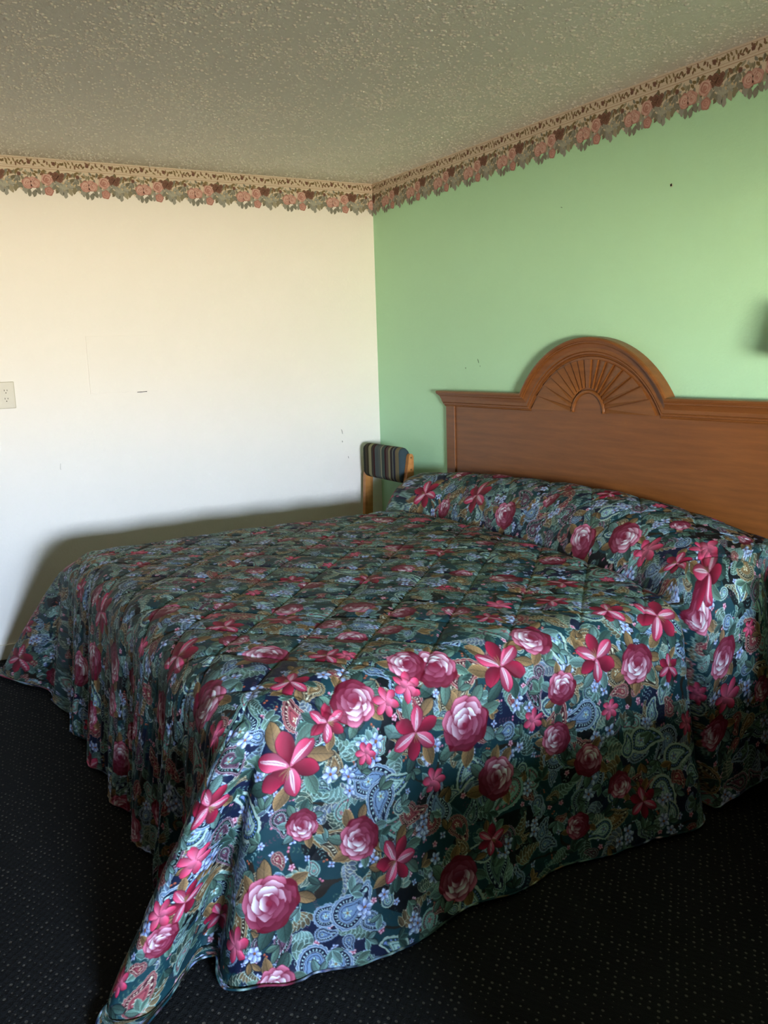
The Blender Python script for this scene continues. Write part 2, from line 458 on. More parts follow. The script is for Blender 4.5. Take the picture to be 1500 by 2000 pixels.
# ---------------------------------------------------------------- end of print
# =====================================================================
# 3. Blender scene
# =====================================================================
import bpy, bmesh, random
from mathutils import Vector, Matrix
random.seed(5)
scn = bpy.context.scene
COL = scn.collection

def srgb(r, g, b):
    f = lambda c: (c / 255 / 12.92) if c <= 10 else ((c / 255 + .055) / 1.055) ** 2.4
    return (f(r), f(g), f(b), 1)

# ---------------------------------------------------------------- materials
class NT:
    def __init__(self, name):
        self.m = bpy.data.materials.new(name); self.m.use_nodes = True
        self.t = self.m.node_tree; self.b = self.t.nodes['Principled BSDF']
    def n(self, kind, **kw):
        nd = self.t.nodes.new(kind)
        for k, v in kw.items():
            if k.startswith('i_'): nd.inputs[k[2:].replace('_', ' ')].default_value = v
            else: setattr(nd, k, v)
        return nd
    def l(self, a, b): self.t.links.new(a, b)
    def co(self, scale=(1, 1, 1), rot=(0, 0, 0)):
        c = self.n('ShaderNodeTexCoord'); mp = self.n('ShaderNodeMapping')
        mp.inputs['Scale'].default_value = scale; mp.inputs['Rotation'].default_value = rot
        self.l(c.outputs['Object'], mp.inputs['Vector']); return mp.outputs['Vector']
    def noise(self, vec, scale, detail=3, rough=.5):
        nd = self.n('ShaderNodeTexNoise'); self.l(vec, nd.inputs['Vector'])
        nd.inputs['Scale'].default_value = scale; nd.inputs['Detail'].default_value = detail; nd.inputs['Roughness'].default_value = rough
        return nd.outputs['Fac']
    def ramp(self, fac, stops, interp='LINEAR'):
        r = self.n('ShaderNodeValToRGB'); r.color_ramp.interpolation = interp
        e = r.color_ramp.elements
        e[0].position, e[0].color = stops[0]; e[1].position, e[1].color = stops[-1]
        for p, c in stops[1:-1]:
            q = e.new(p); q.color = c
        self.l(fac, r.inputs['Fac']); return r.outputs['Color']
    def math(self, op, a, b=None, c=None):
        nd = self.n('ShaderNodeMath', operation=op)
        for i, v in enumerate((a, b, c)):
            if v is None: continue
            if isinstance(v, (int, float)): nd.inputs[i].default_value = v
            else: self.l(v, nd.inputs[i])
        return nd.outputs[0]
    def mix(self, f, a, b, mode='MIX'):
        nd = self.n('ShaderNodeMix', data_type='RGBA', blend_type=mode)
        for s, v in ((nd.inputs[0], f), (nd.inputs[6], a), (nd.inputs[7], b)):
            if isinstance(v, (int, float, tuple)): s.default_value = v
            else: self.l(v, s)
        return nd.outputs[2]
    def bump(self, h, strength, dist, prev=None):
        nd = self.n('ShaderNodeBump'); nd.inputs['Strength'].default_value = strength; nd.inputs['Distance'].default_value = dist
        self.l(h, nd.inputs['Height'])
        if prev: self.l(prev, nd.inputs['Normal'])
        return nd.outputs['Normal']
    def out(self, col=None, rough=None, normal=None, spec=None, sheen=None):
        if col is not None:
            if isinstance(col, tuple): self.b.inputs['Base Color'].default_value = col
            else: self.l(col, self.b.inputs['Base Color'])
        if rough is not None:
            if isinstance(rough, float): self.b.inputs['Roughness'].default_value = rough
            else: self.l(rough, self.b.inputs['Roughness'])
        if normal is not None: self.l(normal, self.b.inputs['Normal'])
        if spec is not None: self.b.inputs['Specular IOR Level'].default_value = spec
        if sheen is not None: self.b.inputs['Sheen Weight'].default_value = sheen
        return self.m

def m_wall(name, c):
    k = NT(name); v = k.co()
    big = k.noise(v, 1.7, 3); fine = k.noise(v, 95, 4, .6); mid = k.noise(v, 38, 2)
    col = k.mix(k.math('MULTIPLY', big, .10), c, tuple(x * .86 for x in c[:3]) + (1,))
    nb = k.bump(k.math('ADD', fine, k.math('MULTIPLY', mid, .8)), .22, .004)
    return k.out(col, .52, nb, .35)

def m_ceiling():
    k = NT('popcorn plaster'); v = k.co()
    h = k.math('ADD', k.noise(v, 55, 3, .6), k.math('MULTIPLY', k.noise(v, 170, 2), .35))
    return k.out(srgb(216, 211, 198), .9, k.bump(h, .55, .008), .1)

def m_carpet():
    k = NT('speckled loop carpet'); v = k.co((1, 1, 1), (0, 0, .18))
    vo = k.n('ShaderNodeTexVoronoi'); vo.inputs['Scale'].default_value = 46; vo.inputs['Randomness'].default_value = .22
    mp = k.n('ShaderNodeMapping'); mp.inputs['Rotation'].default_value = (0, 0, PI / 4); mp.inputs['Scale'].default_value = (1, 1.25, 1); k.l(v, mp.inputs['Vector']); k.l(mp.outputs[0], vo.inputs['Vector'])
    sep = k.n('ShaderNodeSeparateColor'); k.l(vo.outputs['Color'], sep.inputs['Color'])
    dot = k.math('LESS_THAN', vo.outputs['Distance'], k.math('ADD', .10, k.math('MULTIPLY', sep.outputs[0], .12)))
    pile = k.noise(v, 420, 2)
    base = k.mix(pile, srgb(16, 17, 18), srgb(34, 36, 36))
    c = k.mix(k.math('MULTIPLY', dot, .62), base, srgb(92, 90, 82))
    hb = k.math('ADD', k.noise(v, 260, 2), k.math('MULTIPLY', vo.outputs['Distance'], 1.2))
    return k.out(c, 1.0, k.bump(hb, .7, .004), 0.05)

def m_wood(name, c0, c1, scale=(2.2, 26, 26), rough=.38):
    k = NT(name); v = k.co(scale)
    g = k.noise(v, 1.6, 6, .62)
    w = k.n('ShaderNodeTexWave', wave_type='BANDS', bands_direction='Z'); k.l(k.co((.5, 8, 8)), w.inputs['Vector'])
    w.inputs['Scale'].default_value = 1.1; w.inputs['Distortion'].default_value = 9; w.inputs['Detail'].default_value = 3; w.inputs['Detail Scale'].default_value = 1.4
    f = k.math('ADD', k.math('MULTIPLY', g, .92), k.math('MULTIPLY', w.outputs['Fac'], .08))
    col = k.ramp(f, [(.28, c0), (.52, tuple((a + b) / 2 for a, b in zip(c0, c1))), (.74, c1)])
    pores = k.noise(k.co((6, 160, 160)), 2.4, 2)
    col = k.mix(k.math('MULTIPLY', k.math('LESS_THAN', pores, .36), .14), col, tuple(x * .5 for x in c0[:3]) + (1,))
    return k.out(col, rough, k.bump(f, .06, .002), .45)

def m_plain(name, c, rough=.5, spec=.4, metal=0.0, bump=0.0):
    k = NT(name); v = k.co(); f = k.noise(v, 60, 3)
    col = k.mix(k.math('MULTIPLY', f, .25), c, tuple(x * .8 for x in c[:3]) + (1,))
    k.b.inputs['Metallic'].default_value = metal
    return k.out(col, rough, k.bump(f, bump, .001) if bump else None, spec)

def m_print(name, rough, weave=True, spec=.35):
    """printed pattern held by the mesh in 'print'"""
    k = NT(name)
    a = k.n('ShaderNodeAttribute', attribute_name='print'); col = a.outputs['Color']
    v = k.co()
    if weave:
        f = k.noise(v, 900, 2)
        col = k.mix(k.math('MULTIPLY', f, .22), col, (0, 0, 0, 1))
        g2 = k.n('ShaderNodeGamma'); g2.inputs['Gamma'].default_value = 1.26; k.l(col, g2.inputs['Color'])
        col = k.mix(1.0, g2.outputs['Color'], (.76, .92, .87, 1), 'MULTIPLY')
        nb = k.bump(k.noise(v, 42, 3), .10, .004)
    else:
        f = k.noise(v, 220, 3)
        col = k.mix(k.math('MULTIPLY', f, .30), col, srgb(150, 128, 100))
        nb = k.bump(k.noise(v, 90, 3), .12, .002)
    return k.out(col, rough, nb, spec)

STRIPES = [(52, 54, 46), (74, 66, 56), (60, 56, 40), (142, 138, 104), (66, 60, 54), (70, 28, 34), (84, 92, 90), (96, 100, 92), (150, 146, 120), (72, 84, 78), (64, 22, 32), (88, 76, 70),
           (132, 128, 98), (58, 50, 50), (104, 110, 102), (54, 56, 66), (120, 110, 84), (62, 78, 84), (46, 54, 64)]
STW = [3, 1.6, 2, 3, 2.6, 1.3, 4, 2.4, 1, 3.4, 1.2, 2.6, 2, 2, 1.2, 2, 3.4, 1.8, 2.2]
def m_stripes():
    k = NT('striped chair weave'); v = k.co()
    sp = k.n('ShaderNodeSeparateXYZ'); k.l(v, sp.inputs[0])
    f = k.math('DIVIDE', k.math('ADD', sp.outputs[0], .212), .445)
    tot = sum(STW); acc = 0; st = []
    for c, w in zip(STRIPES, STW):
        st.append((acc / tot, srgb(*c))); acc += w
    col = k.ramp(f, st, 'CONSTANT')
    wv = k.noise(v, 520, 2)
    col = k.mix(k.math('MULTIPLY', wv, .35), col, (0.01, .01, .01, 1))
    return k.out(col, .95, k.bump(wv, .3, .001), .05)

M = dict(
    white=m_wall('white painted plaster', srgb(233, 229, 221)), green=m_wall('mint green painted plaster', srgb(178, 226, 184)),
    ceiling=m_ceiling(), carpet=m_carpet(),
    wood=m_wood('stained headboard wood', srgb(106, 61, 25), srgb(132, 80, 36)),
    oak=m_wood('honey chair wood', srgb(158, 98, 46), srgb(206, 146, 82), (20, 20, 2.2)),
    spread=m_print('printed floral bedspread cotton', .64, True, .18), paper=m_print('printed wallpaper border', .7, False, .25),
    stripes=m_stripes(), trim=m_plain('painted white trim', srgb(226, 222, 212), .45), ivory=m_plain('ivory plastic', srgb(190, 184, 164), .4, .45),
    dark=m_plain('dark gap', srgb(26, 22, 16), .9, .1), grey=m_plain('grey rubbed mark', srgb(128, 128, 116), .8, .1), gmark=m_plain('dark green rubbed mark', srgb(104, 136, 104), .8, .1),
    chip=m_plain('chipped plaster edge', srgb(190, 204, 172), .8, .1), steel=m_plain('brass screw', srgb(120, 96, 60), .4, .5, .8),
    panel=m_wood('dark panelling added to cut bounce', srgb(62, 44, 30), srgb(84, 62, 44), (26, 26, 2.2)),  # dark finish added on the unseen walls to cut bounced light
    cream=m_plain('cream lamp shade cloth', srgb(190, 182, 160), .85, .1), drape=m_plain('heavy tan drape cloth', srgb(120, 104, 84), .9, .1, 0, .2), cover=m_plain('dark teal blocker bed cloth', srgb(40, 56, 62), .85, .1, 0, .2),
)

# ---------------------------------------------------------------- mesh helpers
def tag(o, label=None, cat=None, group=None, kind=None):
    for k, v in (('label', label), ('category', cat), ('group', group), ('kind', kind)):
        if v: o[k] = v
    return o

def empty(name, loc, label, cat, group=None):
    o = bpy.data.objects.new(name, None); COL.objects.link(o); o.location = loc
    return tag(o, label, cat, group)

def link(name, me, mat, parent=None, loc=None):
    o = bpy.data.objects.new(name, me); COL.objects.link(o)
    if mat: me.materials.append(mat)
    if parent: o.parent = parent
    if loc: o.location = loc
    return o

def from_bm(name, bm, mat, parent=None, loc=None, smooth=False):
    bmesh.ops.recalc_face_normals(bm, faces=bm.faces)
    me = bpy.data.meshes.new(name); bm.to_mesh(me); bm.free()
    if smooth:
        me.polygons.foreach_set('use_smooth', [True] * len(me.polygons))
    return link(name, me, mat, parent, loc)

def add_box(bm, lo, hi, bevel=0.0, seg=2):
    b = bmesh.new()
    r = bmesh.ops.create_cube(b, size=1)
    for v in b.verts:
        v.co = Vector([lo[i] + (v.co[i] + .5) * (hi[i] - lo[i]) for i in range(3)])
    if bevel: bmesh.ops.bevel(b, geom=b.edges[:], offset=bevel, segments=seg, affect='EDGES', profile=.5)
    join(bm, b)

def join(bm, b):
    me = bpy.data.meshes.new('tmp'); b.to_mesh(me); b.free(); bm.from_mesh(me); bpy.data.meshes.remove(me)

def box(name, lo, hi, mat, parent=None, bevel=0.0, seg=2):
    bm = bmesh.new(); add_box(bm, lo, hi, bevel, seg); return from_bm(name, bm, mat, parent)

def add_prism(bm, pts, a, b, axis):
    """polygon pts (2-D) pushed from a to b along an axis; the other two axes keep their order"""
    def mk(p, h):
        q = list(p); q.insert(axis, h); return q
    v0 = [bm.verts.new(mk(p, a)) for p in pts]; v1 = [bm.verts.new(mk(p, b)) for p in pts]
    n = len(pts)
    bm.faces.new(v0); bm.faces.new(v1[::-1])
    for i in range(n): bm.faces.new((v0[i], v1[i], v1[(i + 1) % n], v0[(i + 1) % n]))

def add_tube(bm, pts, r, seg=8, close=True):
    rings = []
    for i, p in enumerate(pts):
        p = Vector(p); d = (Vector(pts[min(i + 1, len(pts) - 1)]) - Vector(pts[max(i - 1, 0)])).normalized()
        u = d.orthogonal().normalized() if i == 0 else (u - d * u.dot(d)).normalized()
        w = d.cross(u)
        rings.append([bm.verts.new(p + (u * math.cos(2 * PI * k / seg) + w * math.sin(2 * PI * k / seg)) * r) for k in range(seg)])
    for a, b in zip(rings[:-1], rings[1:]):
        for k in range(seg): bm.faces.new((a[k], a[(k + 1) % seg], b[(k + 1) % seg], b[k]))
    if close:
        bm.faces.new(rings[0][::-1]); bm.faces.new(rings[-1])

# ---------------------------------------------------------------- room
HC, XF, YN = 2.4, 6.0, -4.9
T = .12
def structure(o): return tag(o, kind='structure')
structure(box('floor', (-T, YN - T, -.10), (XF + T, T, 0), M['carpet']))
def popcorn_ceiling():
    rs = np.random.RandomState(77); n = 125000
    cx = rs.rand(n) * 4.7; cy = -rs.rand(n) * 3.7
    dens = vnoise(cx * 5, cy * 5 + 50, 61) + .6 * vnoise(cx * 13, cy * 13 + 90, 62)
    keep = rs.rand(n) < .58 + .36 * dens
    cx, cy = cx[keep], cy[keep]; n = len(cx)
    R = .0028 + .0050 * rs.rand(n) ** 2.6; h = R * (.36 + .36 * rs.rand(n)); ang = rs.rand(n) * 6.28; el = .65 + .7 * rs.rand(n)
    base = np.array([(-T, YN - T, HC), (XF + T, YN - T, HC), (XF + T, T, HC), (-T, T, HC)] + [(-T, YN - T, HC + .1), (XF + T, YN - T, HC + .1), (XF + T, T, HC + .1), (-T, T, HC + .1)])
    K = 6; a = 2 * PI * np.arange(K) / K
    V = []
    for fr, fh in ((1.0, -.0004), (.72, .70)):
        jr = 1 + .55 * (rs.rand(n, K) - .5)
        x = np.cos(a)[None] * R[:, None] * fr * jr * el[:, None]; y = np.sin(a)[None] * R[:, None] * fr * jr
        V.append(np.stack([cx[:, None] + x * np.cos(ang)[:, None] - y * np.sin(ang)[:, None], cy[:, None] + x * np.sin(ang)[:, None] + y * np.cos(ang)[:, None], HC - h[:, None] * fh + 0 * x], -1))
    V = np.concatenate(V + [np.stack([cx, cy, HC - h], -1)[:, None]], 1)          # n, 2K+1, 3
    m = 2 * K + 1; off = (8 + np.arange(n) * m)[:, None]
    q = np.array([(k, (k + 1) % K, K + (k + 1) % K, K + k) for k in range(K)]); t = np.array([(K + k, K + (k + 1) % K, 2 * K) for k in range(K)])
    Q = (off[:, :, None] + q[None]).reshape(-1, 4); Tr = (off[:, :, None] + t[None]).reshape(-1, 3)
    B = np.array([(0, 3, 2, 1), (4, 5, 6, 7), (0, 1, 5, 4), (1, 2, 6, 5), (2, 3, 7, 6), (3, 0, 4, 7)])
    Q = np.concatenate([B, Q[:, ::-1]])
    me = bpy.data.meshes.new('ceiling'); vs = np.concatenate([base, V.reshape(-1, 3)]).astype(np.float32)
    me.vertices.add(len(vs)); me.vertices.foreach_set('co', vs.ravel())
    li = np.concatenate([Q.ravel(), Tr[:, ::-1].ravel()]).astype(np.int32); me.loops.add(len(li)); me.loops.foreach_set('vertex_index', li)
    st = np.concatenate([np.arange(len(Q)) * 4, len(Q) * 4 + np.arange(len(Tr)) * 3]).astype(np.int32)
    me.polygons.add(len(st)); me.polygons.foreach_set('loop_start', st)
    sm_ = np.ones(len(st), bool); sm_[:6] = False; me.polygons.foreach_set('use_smooth', sm_)
    me.update(calc_edges=True)
    return link('ceiling', me, M['ceiling'])
structure(popcorn_ceiling())
wl = structure(box('wall_left', (-T, YN - T, 0), (0, T, HC), M['white']))
wb = structure(box('wall_back', (0, 0, 0), (XF, T, HC), M['green']))
structure(box('wall_near', (0, YN - T, 0), (XF, YN, HC), M['panel']))
# window wall behind the camera
WY0, WY1, WZ0, WZ1 = -2.75, -1.25, .78, 1.95
bm = bmesh.new()
add_box(bm, (XF, YN - T, 0), (XF + T, WY0, HC)); add_box(bm, (XF, WY1, 0), (XF + T, T, HC))
add_box(bm, (XF, WY0, 0), (XF + T, WY1, WZ0)); add_box(bm, (XF, WY0, WZ1), (XF + T, WY1, HC))
structure(from_bm('wall_front', bm, M['panel']))
win = structure(bpy.data.objects.new('window_1', None)); COL.objects.link(win); win.location = (XF, (WY0 + WY1) / 2, WZ0)
bm = bmesh.new(); hw = (WY1 - WY0) / 2; hh = WZ1 - WZ0
for lo, hi in (((.02, -hw, 0), (.09, -hw + .04, hh)), ((.02, hw - .04, 0), (.09, hw, hh)), ((.02, -hw, 0), (.09, hw, .03)), ((.02, -hw, hh - .04), (.09, hw, hh)), ((.03, -hw, .56), (.07, hw, .60))):
    add_box(bm, lo, hi)
from_bm('window_frame', bm, M['trim'], win)
box('window_sill', (-.05, -hw - .04, -.03), (.02, hw + .04, 0), M['trim'], win, .006)
structure(box('baseboard_left', (0, YN, 0), (.012, 0, .075), M['trim'], None, .003))
structure(box('baseboard_back', (.012, -.012, 0), (XF, 0, .075), M['trim'], None, .003))

# window coverings behind the camera: only a low gap lets the daylight in
GY0, GY1, GZ1 = -2.48, -1.66, 1.34
sh = empty('roller_shade', (XF - .03, (WY0 + WY1) / 2, WZ1), 'roller shade pulled down over the upper window', 'shade')
bm = bmesh.new(); add_box(bm, (-.012, WY0 - .05 + 2.0, GZ1 - WZ1), (-.008, WY1 + .05 + 2.0, .08)); from_bm('shade_cloth', bm, M['drape'], sh)
bm = bmesh.new(); add_tube(bm, [(-.01, WY0 - .05 + 2.0, .09), (-.01, WY1 + .05 + 2.0, .09)], .018, 12); from_bm('shade_roller', bm, M['trim'], sh)
def drape_panel(y0, y1, label):
    bm = bmesh.new(); n = 60; rows = []
    for z in (.10, 1.0, 2.15):
        rows.append([bm.verts.new((XF - .10 + .022 * math.sin(i * 1.1), y0 + (y1 - y0) * i / n, z)) for i in range(n + 1)])
    for a, b in zip(rows[:-1], rows[1:]):
        for i in range(n): bm.faces.new((a[i], a[i + 1], b[i + 1], b[i]))
    o = from_bm('window_drape', bm, M['drape'], None, None, True)
    so = o.modifiers.new('thick', 'SOLIDIFY'); so.thickness = .006
    tag(o, label, 'curtain', 'drapes at the window')
drape_panel(-3.05, GY0, 'tan drape hanging over the window half away from the green wall')
drape_panel(GY1, -1.0, 'tan drape hanging over the window half nearer the green wall')
bm = bmesh.new(); add_tube(bm, [(XF - .10, -3.15, 2.17), (XF - .10, -.9, 2.17)], .014, 12)
tag(from_bm('curtain_rod', bm, M['steel']), 'curtain rod above the window with two tan drapes', 'rod')

# ---------------------------------------------------------------- wallpaper border
PER = .2655
C_CREAM = srgb(218, 204, 184); C_LINE = srgb(170, 138, 112)
PK = [srgb(188, 138, 130), srgb(198, 152, 144), srgb(212, 176, 166), srgb(172, 120, 112)]
DK = [srgb(112, 76, 66), srgb(128, 88, 76), srgb(96, 62, 56)]
SG = [srgb(130, 128, 106), srgb(156, 152, 130), srgb(104, 102, 84), srgb(166, 168, 156), srgb(146, 150, 142), srgb(122, 126, 116)]
OL = [srgb(118, 102, 66), srgb(104, 90, 58), srgb(134, 116, 80), srgb(122, 92, 70)]

def border_polys(rng):
    """flat printed shapes of one repeat: (polygon points (u, v down), colour, layer)"""
    P = []
    def leafp(u, v, L, W, a, c, lay):
        pts = []
        for k in range(7):
            q = -1 + 2 * k / 6; pts.append((q * L, W * (1 - q * q) * (1 + .3 * rng.uniform(-1, 1))))
        for k in range(5, 0, -1):
            q = -1 + 2 * k / 6; pts.append((q * L, -W * (1 - q * q) * (1 + .3 * rng.uniform(-1, 1))))
        P.append(([(u + x * math.cos(a) - y * math.sin(a), v + x * math.sin(a) + y * math.cos(a)) for x, y in pts], c, lay))
        vein = tuple(x * .72 for x in c[:3]) + (1,)
        P.append(([(u + x * math.cos(a) - y * math.sin(a), v + x * math.sin(a) + y * math.cos(a)) for x, y in ((-L * .8, -.0005), (L * .8, 0), (-L * .8, .0005))], vein, lay + .5))
    def rosep(u, v, R, cols, lay):
        for i, (f, ci) in enumerate(((1, 3), (.9, 1), (.72, 0), (.66, 2), (.48, 1), (.36, 3), (.30, 2), (.14, 3))):
            n = 18; ph = rng.uniform(0, 6); k = (5, 5, 5, 4, 4, 3, 3, 2)[i]
            ou, ov = (rng.uniform(-.08, .08) * R, rng.uniform(-.08, .08) * R) if 0 < i else (0, 0)
            P.append(([(u + ou + R * f * (1 + .09 * math.sin(k * t + ph)) * math.cos(t), v + ov + R * f * (1 + .09 * math.sin(k * t + ph)) * math.sin(t)) for t in [2 * PI * j / n for j in range(n)]], cols[min(ci, len(cols) - 1)], lay + i * .5))
    # backing paper with a cut lower edge that follows the flowers
    low = lambda u: .132 + .012 * math.sin(2 * PI * u / PER * 2 + .6) + .008 * math.sin(2 * PI * u / PER * 5)
    n = 26
    P.append(([(PER * i / n, 0) for i in range(n + 1)] + [(PER * i / n, low(PER * i / n)) for i in range(n, -1, -1)], C_CREAM, 0))
    for v, w in ((.0070, .0016), (.0405, .0012), (.0490, .0022)):
        P.append(([(0, v), (PER, v), (PER, v + w), (0, v + w)], C_LINE, 1))
    # narrow leafy band
    for i in range(30):
        u = PER * (i + rng.random()) / 30
        leafp(u, .014 + .020 * rng.random(), .0075 + .004 * rng.random(), .0042, rng.uniform(.3, 2.6), rng.choice(OL), 1 + rng.random())
    for u in (.2, .62): rosep(PER * u, .024, .0085, DK, 3)
    # loose leaves on the cream ground
    for i in range(34):
        u = PER * (i + rng.random()) / 34
        leafp(u, .058 + .026 * rng.random(), .010 + .005 * rng.random(), .0058, rng.uniform(0, 6.3), rng.choice(OL + SG), 1 + rng.random())
    # leaf masses
    for i in range(46):
        u = PER * (i + rng.random()) / 46
        leafp(u, .095 + .050 * rng.random(), .015 + .007 * rng.random(), .0075, rng.uniform(.2, 2.9), rng.choice(SG), 2 + rng.random())
    for i in range(14):
        u = PER * (.66 + .36 * i / 13)
        leafp(u, .088 + .055 * rng.random(), .017, .0085, rng.uniform(0, 3), rng.choice(SG[3:]), 3.4 + rng.random())
    for u, v, a in ((.10, .150, 1.3), (.17, .160, 1.6), (.26, .162, 1.9), (.33, .150, 1.2), (.42, .150, 1.9), (.72, .150, 1.2), (.79, .160, 1.7), (.88, .148, 1.3), (.95, .140, 1.8)):
        leafp(PER * u, v, .020, .0105, a, rng.choice(SG), 4)
    for u, v, R in ((.64, .078, .017), (.70, .090, .018), (.60, .092, .013), (.75, .074, .011), (.56, .070, .009), (.02, .078, .009)): rosep(PER * u, v, R, DK, 6)
    for i in range(5): leafp(PER * (.76 + .05 * i), .110 + .012 * math.sin(i * 2.2), .007, .0035, i * 1.3, srgb(206, 186, 150), 7)
    rosep(PER * .155, .118, .026, PK, 8); rosep(PER * .275, .116, .024, PK, 9)
    rosep(PER * .485, .098, .027, PK[1:] + PK[:1], 10); rosep(PER * .505, .150, .021, [PK[0], PK[3], PK[1], PK[3]], 11)
    rosep(PER * .235, .100, .012, PK, 10)
    return P

def border(name, length, place, off):
    V, F, Cc = [], [], []
    rng = random.Random(9); P = border_polys(rng)
    n = int(length / PER) + 8
    for r in range(-2, n):
        for pts, c, lay in P:
            us = [p[0] + r * PER + off for p in pts]
            if max(us) < 0 or min(us) > length: continue
            b = len(V)
            for u, p in zip(us, pts): V.append(place(min(max(u, 0), length), p[1], .0010 + lay * .00012))
            F.append(list(range(b, b + len(pts)))); Cc.append(c)
    me = bpy.data.meshes.new(name); me.from_pydata(V, [], F)
    at = me.color_attributes.new('print', 'FLOAT_COLOR', 'CORNER')
    arr = np.concatenate([np.tile(np.array(c, np.float32), (len(f), 1)) for f, c in zip(F, Cc)])
    at.data.foreach_set('color', arr.ravel())
    return structure(link(name, me, M['paper']))

YL = -YN
border('trim_1', YL, lambda u, v, d: (d, -YL + u, HC - v), YL - 0.523 - 7 * PER - PER * .215 + PER * 7 - 20 * PER + 2 * PER)
border('trim_2', XF, lambda u, v, d: (u, -d, HC - v), 1.741 - PER * .215 - 7 * PER)

# ---------------------------------------------------------------- small things on the walls
o = empty('power_outlet', (0, -2.060, 1.299), 'ivory duplex wall outlet cut by the left edge of the photo', 'outlet')
bm = bmesh.new(); add_box(bm, (.0005, -.040, -.0635), (.0065, .040, .0635), .003, 2); from_bm('cover_plate', bm, M['ivory'], o)
for zc in (.0195, -.0195):
    pts = []
    for k in range(24):
        a = 2 * PI * k / 24; pts.append((.0172 * math.cos(a), zc + max(-.0142, min(.0142, .0172 * math.sin(a)))))
    bm = bmesh.new(); add_prism(bm, pts, .006, .0078, 0); rc = from_bm('receptacle', bm, M['ivory'], o)
    for y, h in ((-.0064, .0078), (.0064, .0064)):
        bm = bmesh.new(); add_box(bm, (.0075, y - .0011, zc + .0035 - h / 2), (.0081, y + .0011, zc + .0035 + h / 2)); from_bm('slot', bm, M['dark'], rc)
    bm = bmesh.new(); add_prism(bm, [(.0024 * math.cos(k * PI / 6), zc - .0085 + .0024 * math.sin(k * PI / 6)) for k in range(12)], .0075, .0081, 0); from_bm('ground_hole', bm, M['dark'], rc)
bm = bmesh.new(); add_prism(bm, [(.0028 * math.cos(k * PI / 6), .0028 * math.sin(k * PI / 6)) for k in range(12)], .006, .0074, 0); from_bm('plate_screw', bm, M['ivory'], o)

o = empty('cover_panel', (0, -1.495, 1.284), 'square cover panel painted over in white on the left wall', 'panel')
box('panel_board', (.0002, -.172, .002), (.0040, .172, .287), M['white'], o, .0008)
bm = bmesh.new(); add_prism(bm, [(.062, -.0015), (.112, 0), (.112, .003), (.062, .001)], .0006, .0046, 0); from_bm('open_gap', bm, M['dark'], o)

def mark(parent, pts, w, mat, side, name='scuff_mark'):
    bm = bmesh.new(); n = len(pts); L = []; Rr = []
    for i, p in enumerate(pts):
        ww = w * (.35 + .65 * math.sin(PI * (i + .5) / n)); L.append((p[0] - ww / 2, p[1])); Rr.append((p[0] + ww / 2, p[1]))
    poly = L + Rr[::-1]
    if side == 'left': add_prism(bm, poly, .0001, .0005, 0)
    else: add_prism(bm, poly, -.0001, -.0005, 1)
    from_bm(name, bm, mat, parent)
mark(wl, [(-.262, 1.012), (-.258, 1.004), (-.256, .994), (-.254, .984)], .004, M['grey'], 'left')
mark(wl, [(-.258, .945), (-.257, .935)], .005, M['grey'], 'left')
mark(wl, [(-.222, .850), (-.220, .838)], .004, M['grey'], 'left')
mark(wl, [(-1.842, .950), (-1.845, .925), (-1.843, .918)], .0015, M['grey'], 'left')
mark(wb, [(.998, 1.398), (1.004, 1.388), (1.007, 1.378)], .006, M['gmark'], 'back')
mark(wb, [(.895, 1.358), (.896, 1.350)], .006, M['gmark'], 'back')
mark(wb, [(1.018, 1.366), (1.019, 1.360)], .004, M['gmark'], 'back')
mark(wb, [(1.606, 2.024), (1.614, 2.020)], .008, M['gmark'], 'back')
mark(wb, [(2.199, 2.014), (2.207, 2.006), (2.203, 2.000)], .012, M['chip'], 'back', 'chipped_edge')
bm = bmesh.new(); add_prism(bm, [(2.198, 2.011), (2.206, 2.014), (2.207, 2.004), (2.199, 2.004)], -.0004, -.0009, 1); from_bm('screw_hole', bm, M['dark'], wb)

# ---------------------------------------------------------------- headboard
HX, HZC = 1.821, .971
hb = empty('headboard', (HX, 0, .25), 'brown wooden headboard with carved half-round sunburst crest above the bed', 'headboard')
def hbm(name, bm, mat=None, smooth=False, parent=hb):
    return from_bm(name, bm, mat or M['wood'], parent, None, smooth)
def hp(x, y, z): return (x - HX, y, z - .25)
bm = bmesh.new(); add_box(bm, hp(.832, -.024, .25), hp(2 * HX - .832, -.003, 1.172), .002); hbm('panel', bm)
for sg in (-1, 1):
    bm = bmesh.new()
    add_box(bm, (sg * (HX - .754) if sg < 0 else HX - .826, -.030, 0), (-(HX - .826) if sg < 0 else HX - .754, -.003, .912), .003)
    x = sg * (HX - .8285); add_box(bm, (x - .0035, -.032, 0), (x + .0035, -.010, .912), .0015)
    hbm('side_stile', bm)
PROF = [(0, .004), (0, .050), (.003, .057), (.010, .059), (.018, .056), (.0195, .050), (.0235, .050), (.0250, .044), (.030, .0415), (.045, .037), (.058, .0385), (.0605, .0335), (.064, .0355), (.069, .0350), (.0715, .029), (.075, .0305), (.080, .0275), (.082, .014)]
bm = bmesh.new(); rows = []
NA = 44
for w, dep in PROF:
    z = 1.240 - w; R = .508 - w; xi = math.sqrt(R * R - (z - HZC) ** 2)
    end = 1.122 - .045 * min(1, w / .080)
    a0 = math.atan2(z - HZC, -xi); a1 = math.atan2(z - HZC, xi)
    row = [(-end, z), (-end + .02, z)] + [(-xi - (end - xi) * f, z) for f in (.6, .3)] + [(R * math.cos(a0 + (a1 - a0) * k / NA), HZC + R * math.sin(a0 + (a1 - a0) * k / NA)) for k in range(NA + 1)] + [(xi + (end - xi) * f, z) for f in (.3, .6)] + [(end - .02, z), (end, z)]
    rows.append([bm.verts.new((x, -dep, zz - .25)) for x, zz in row])
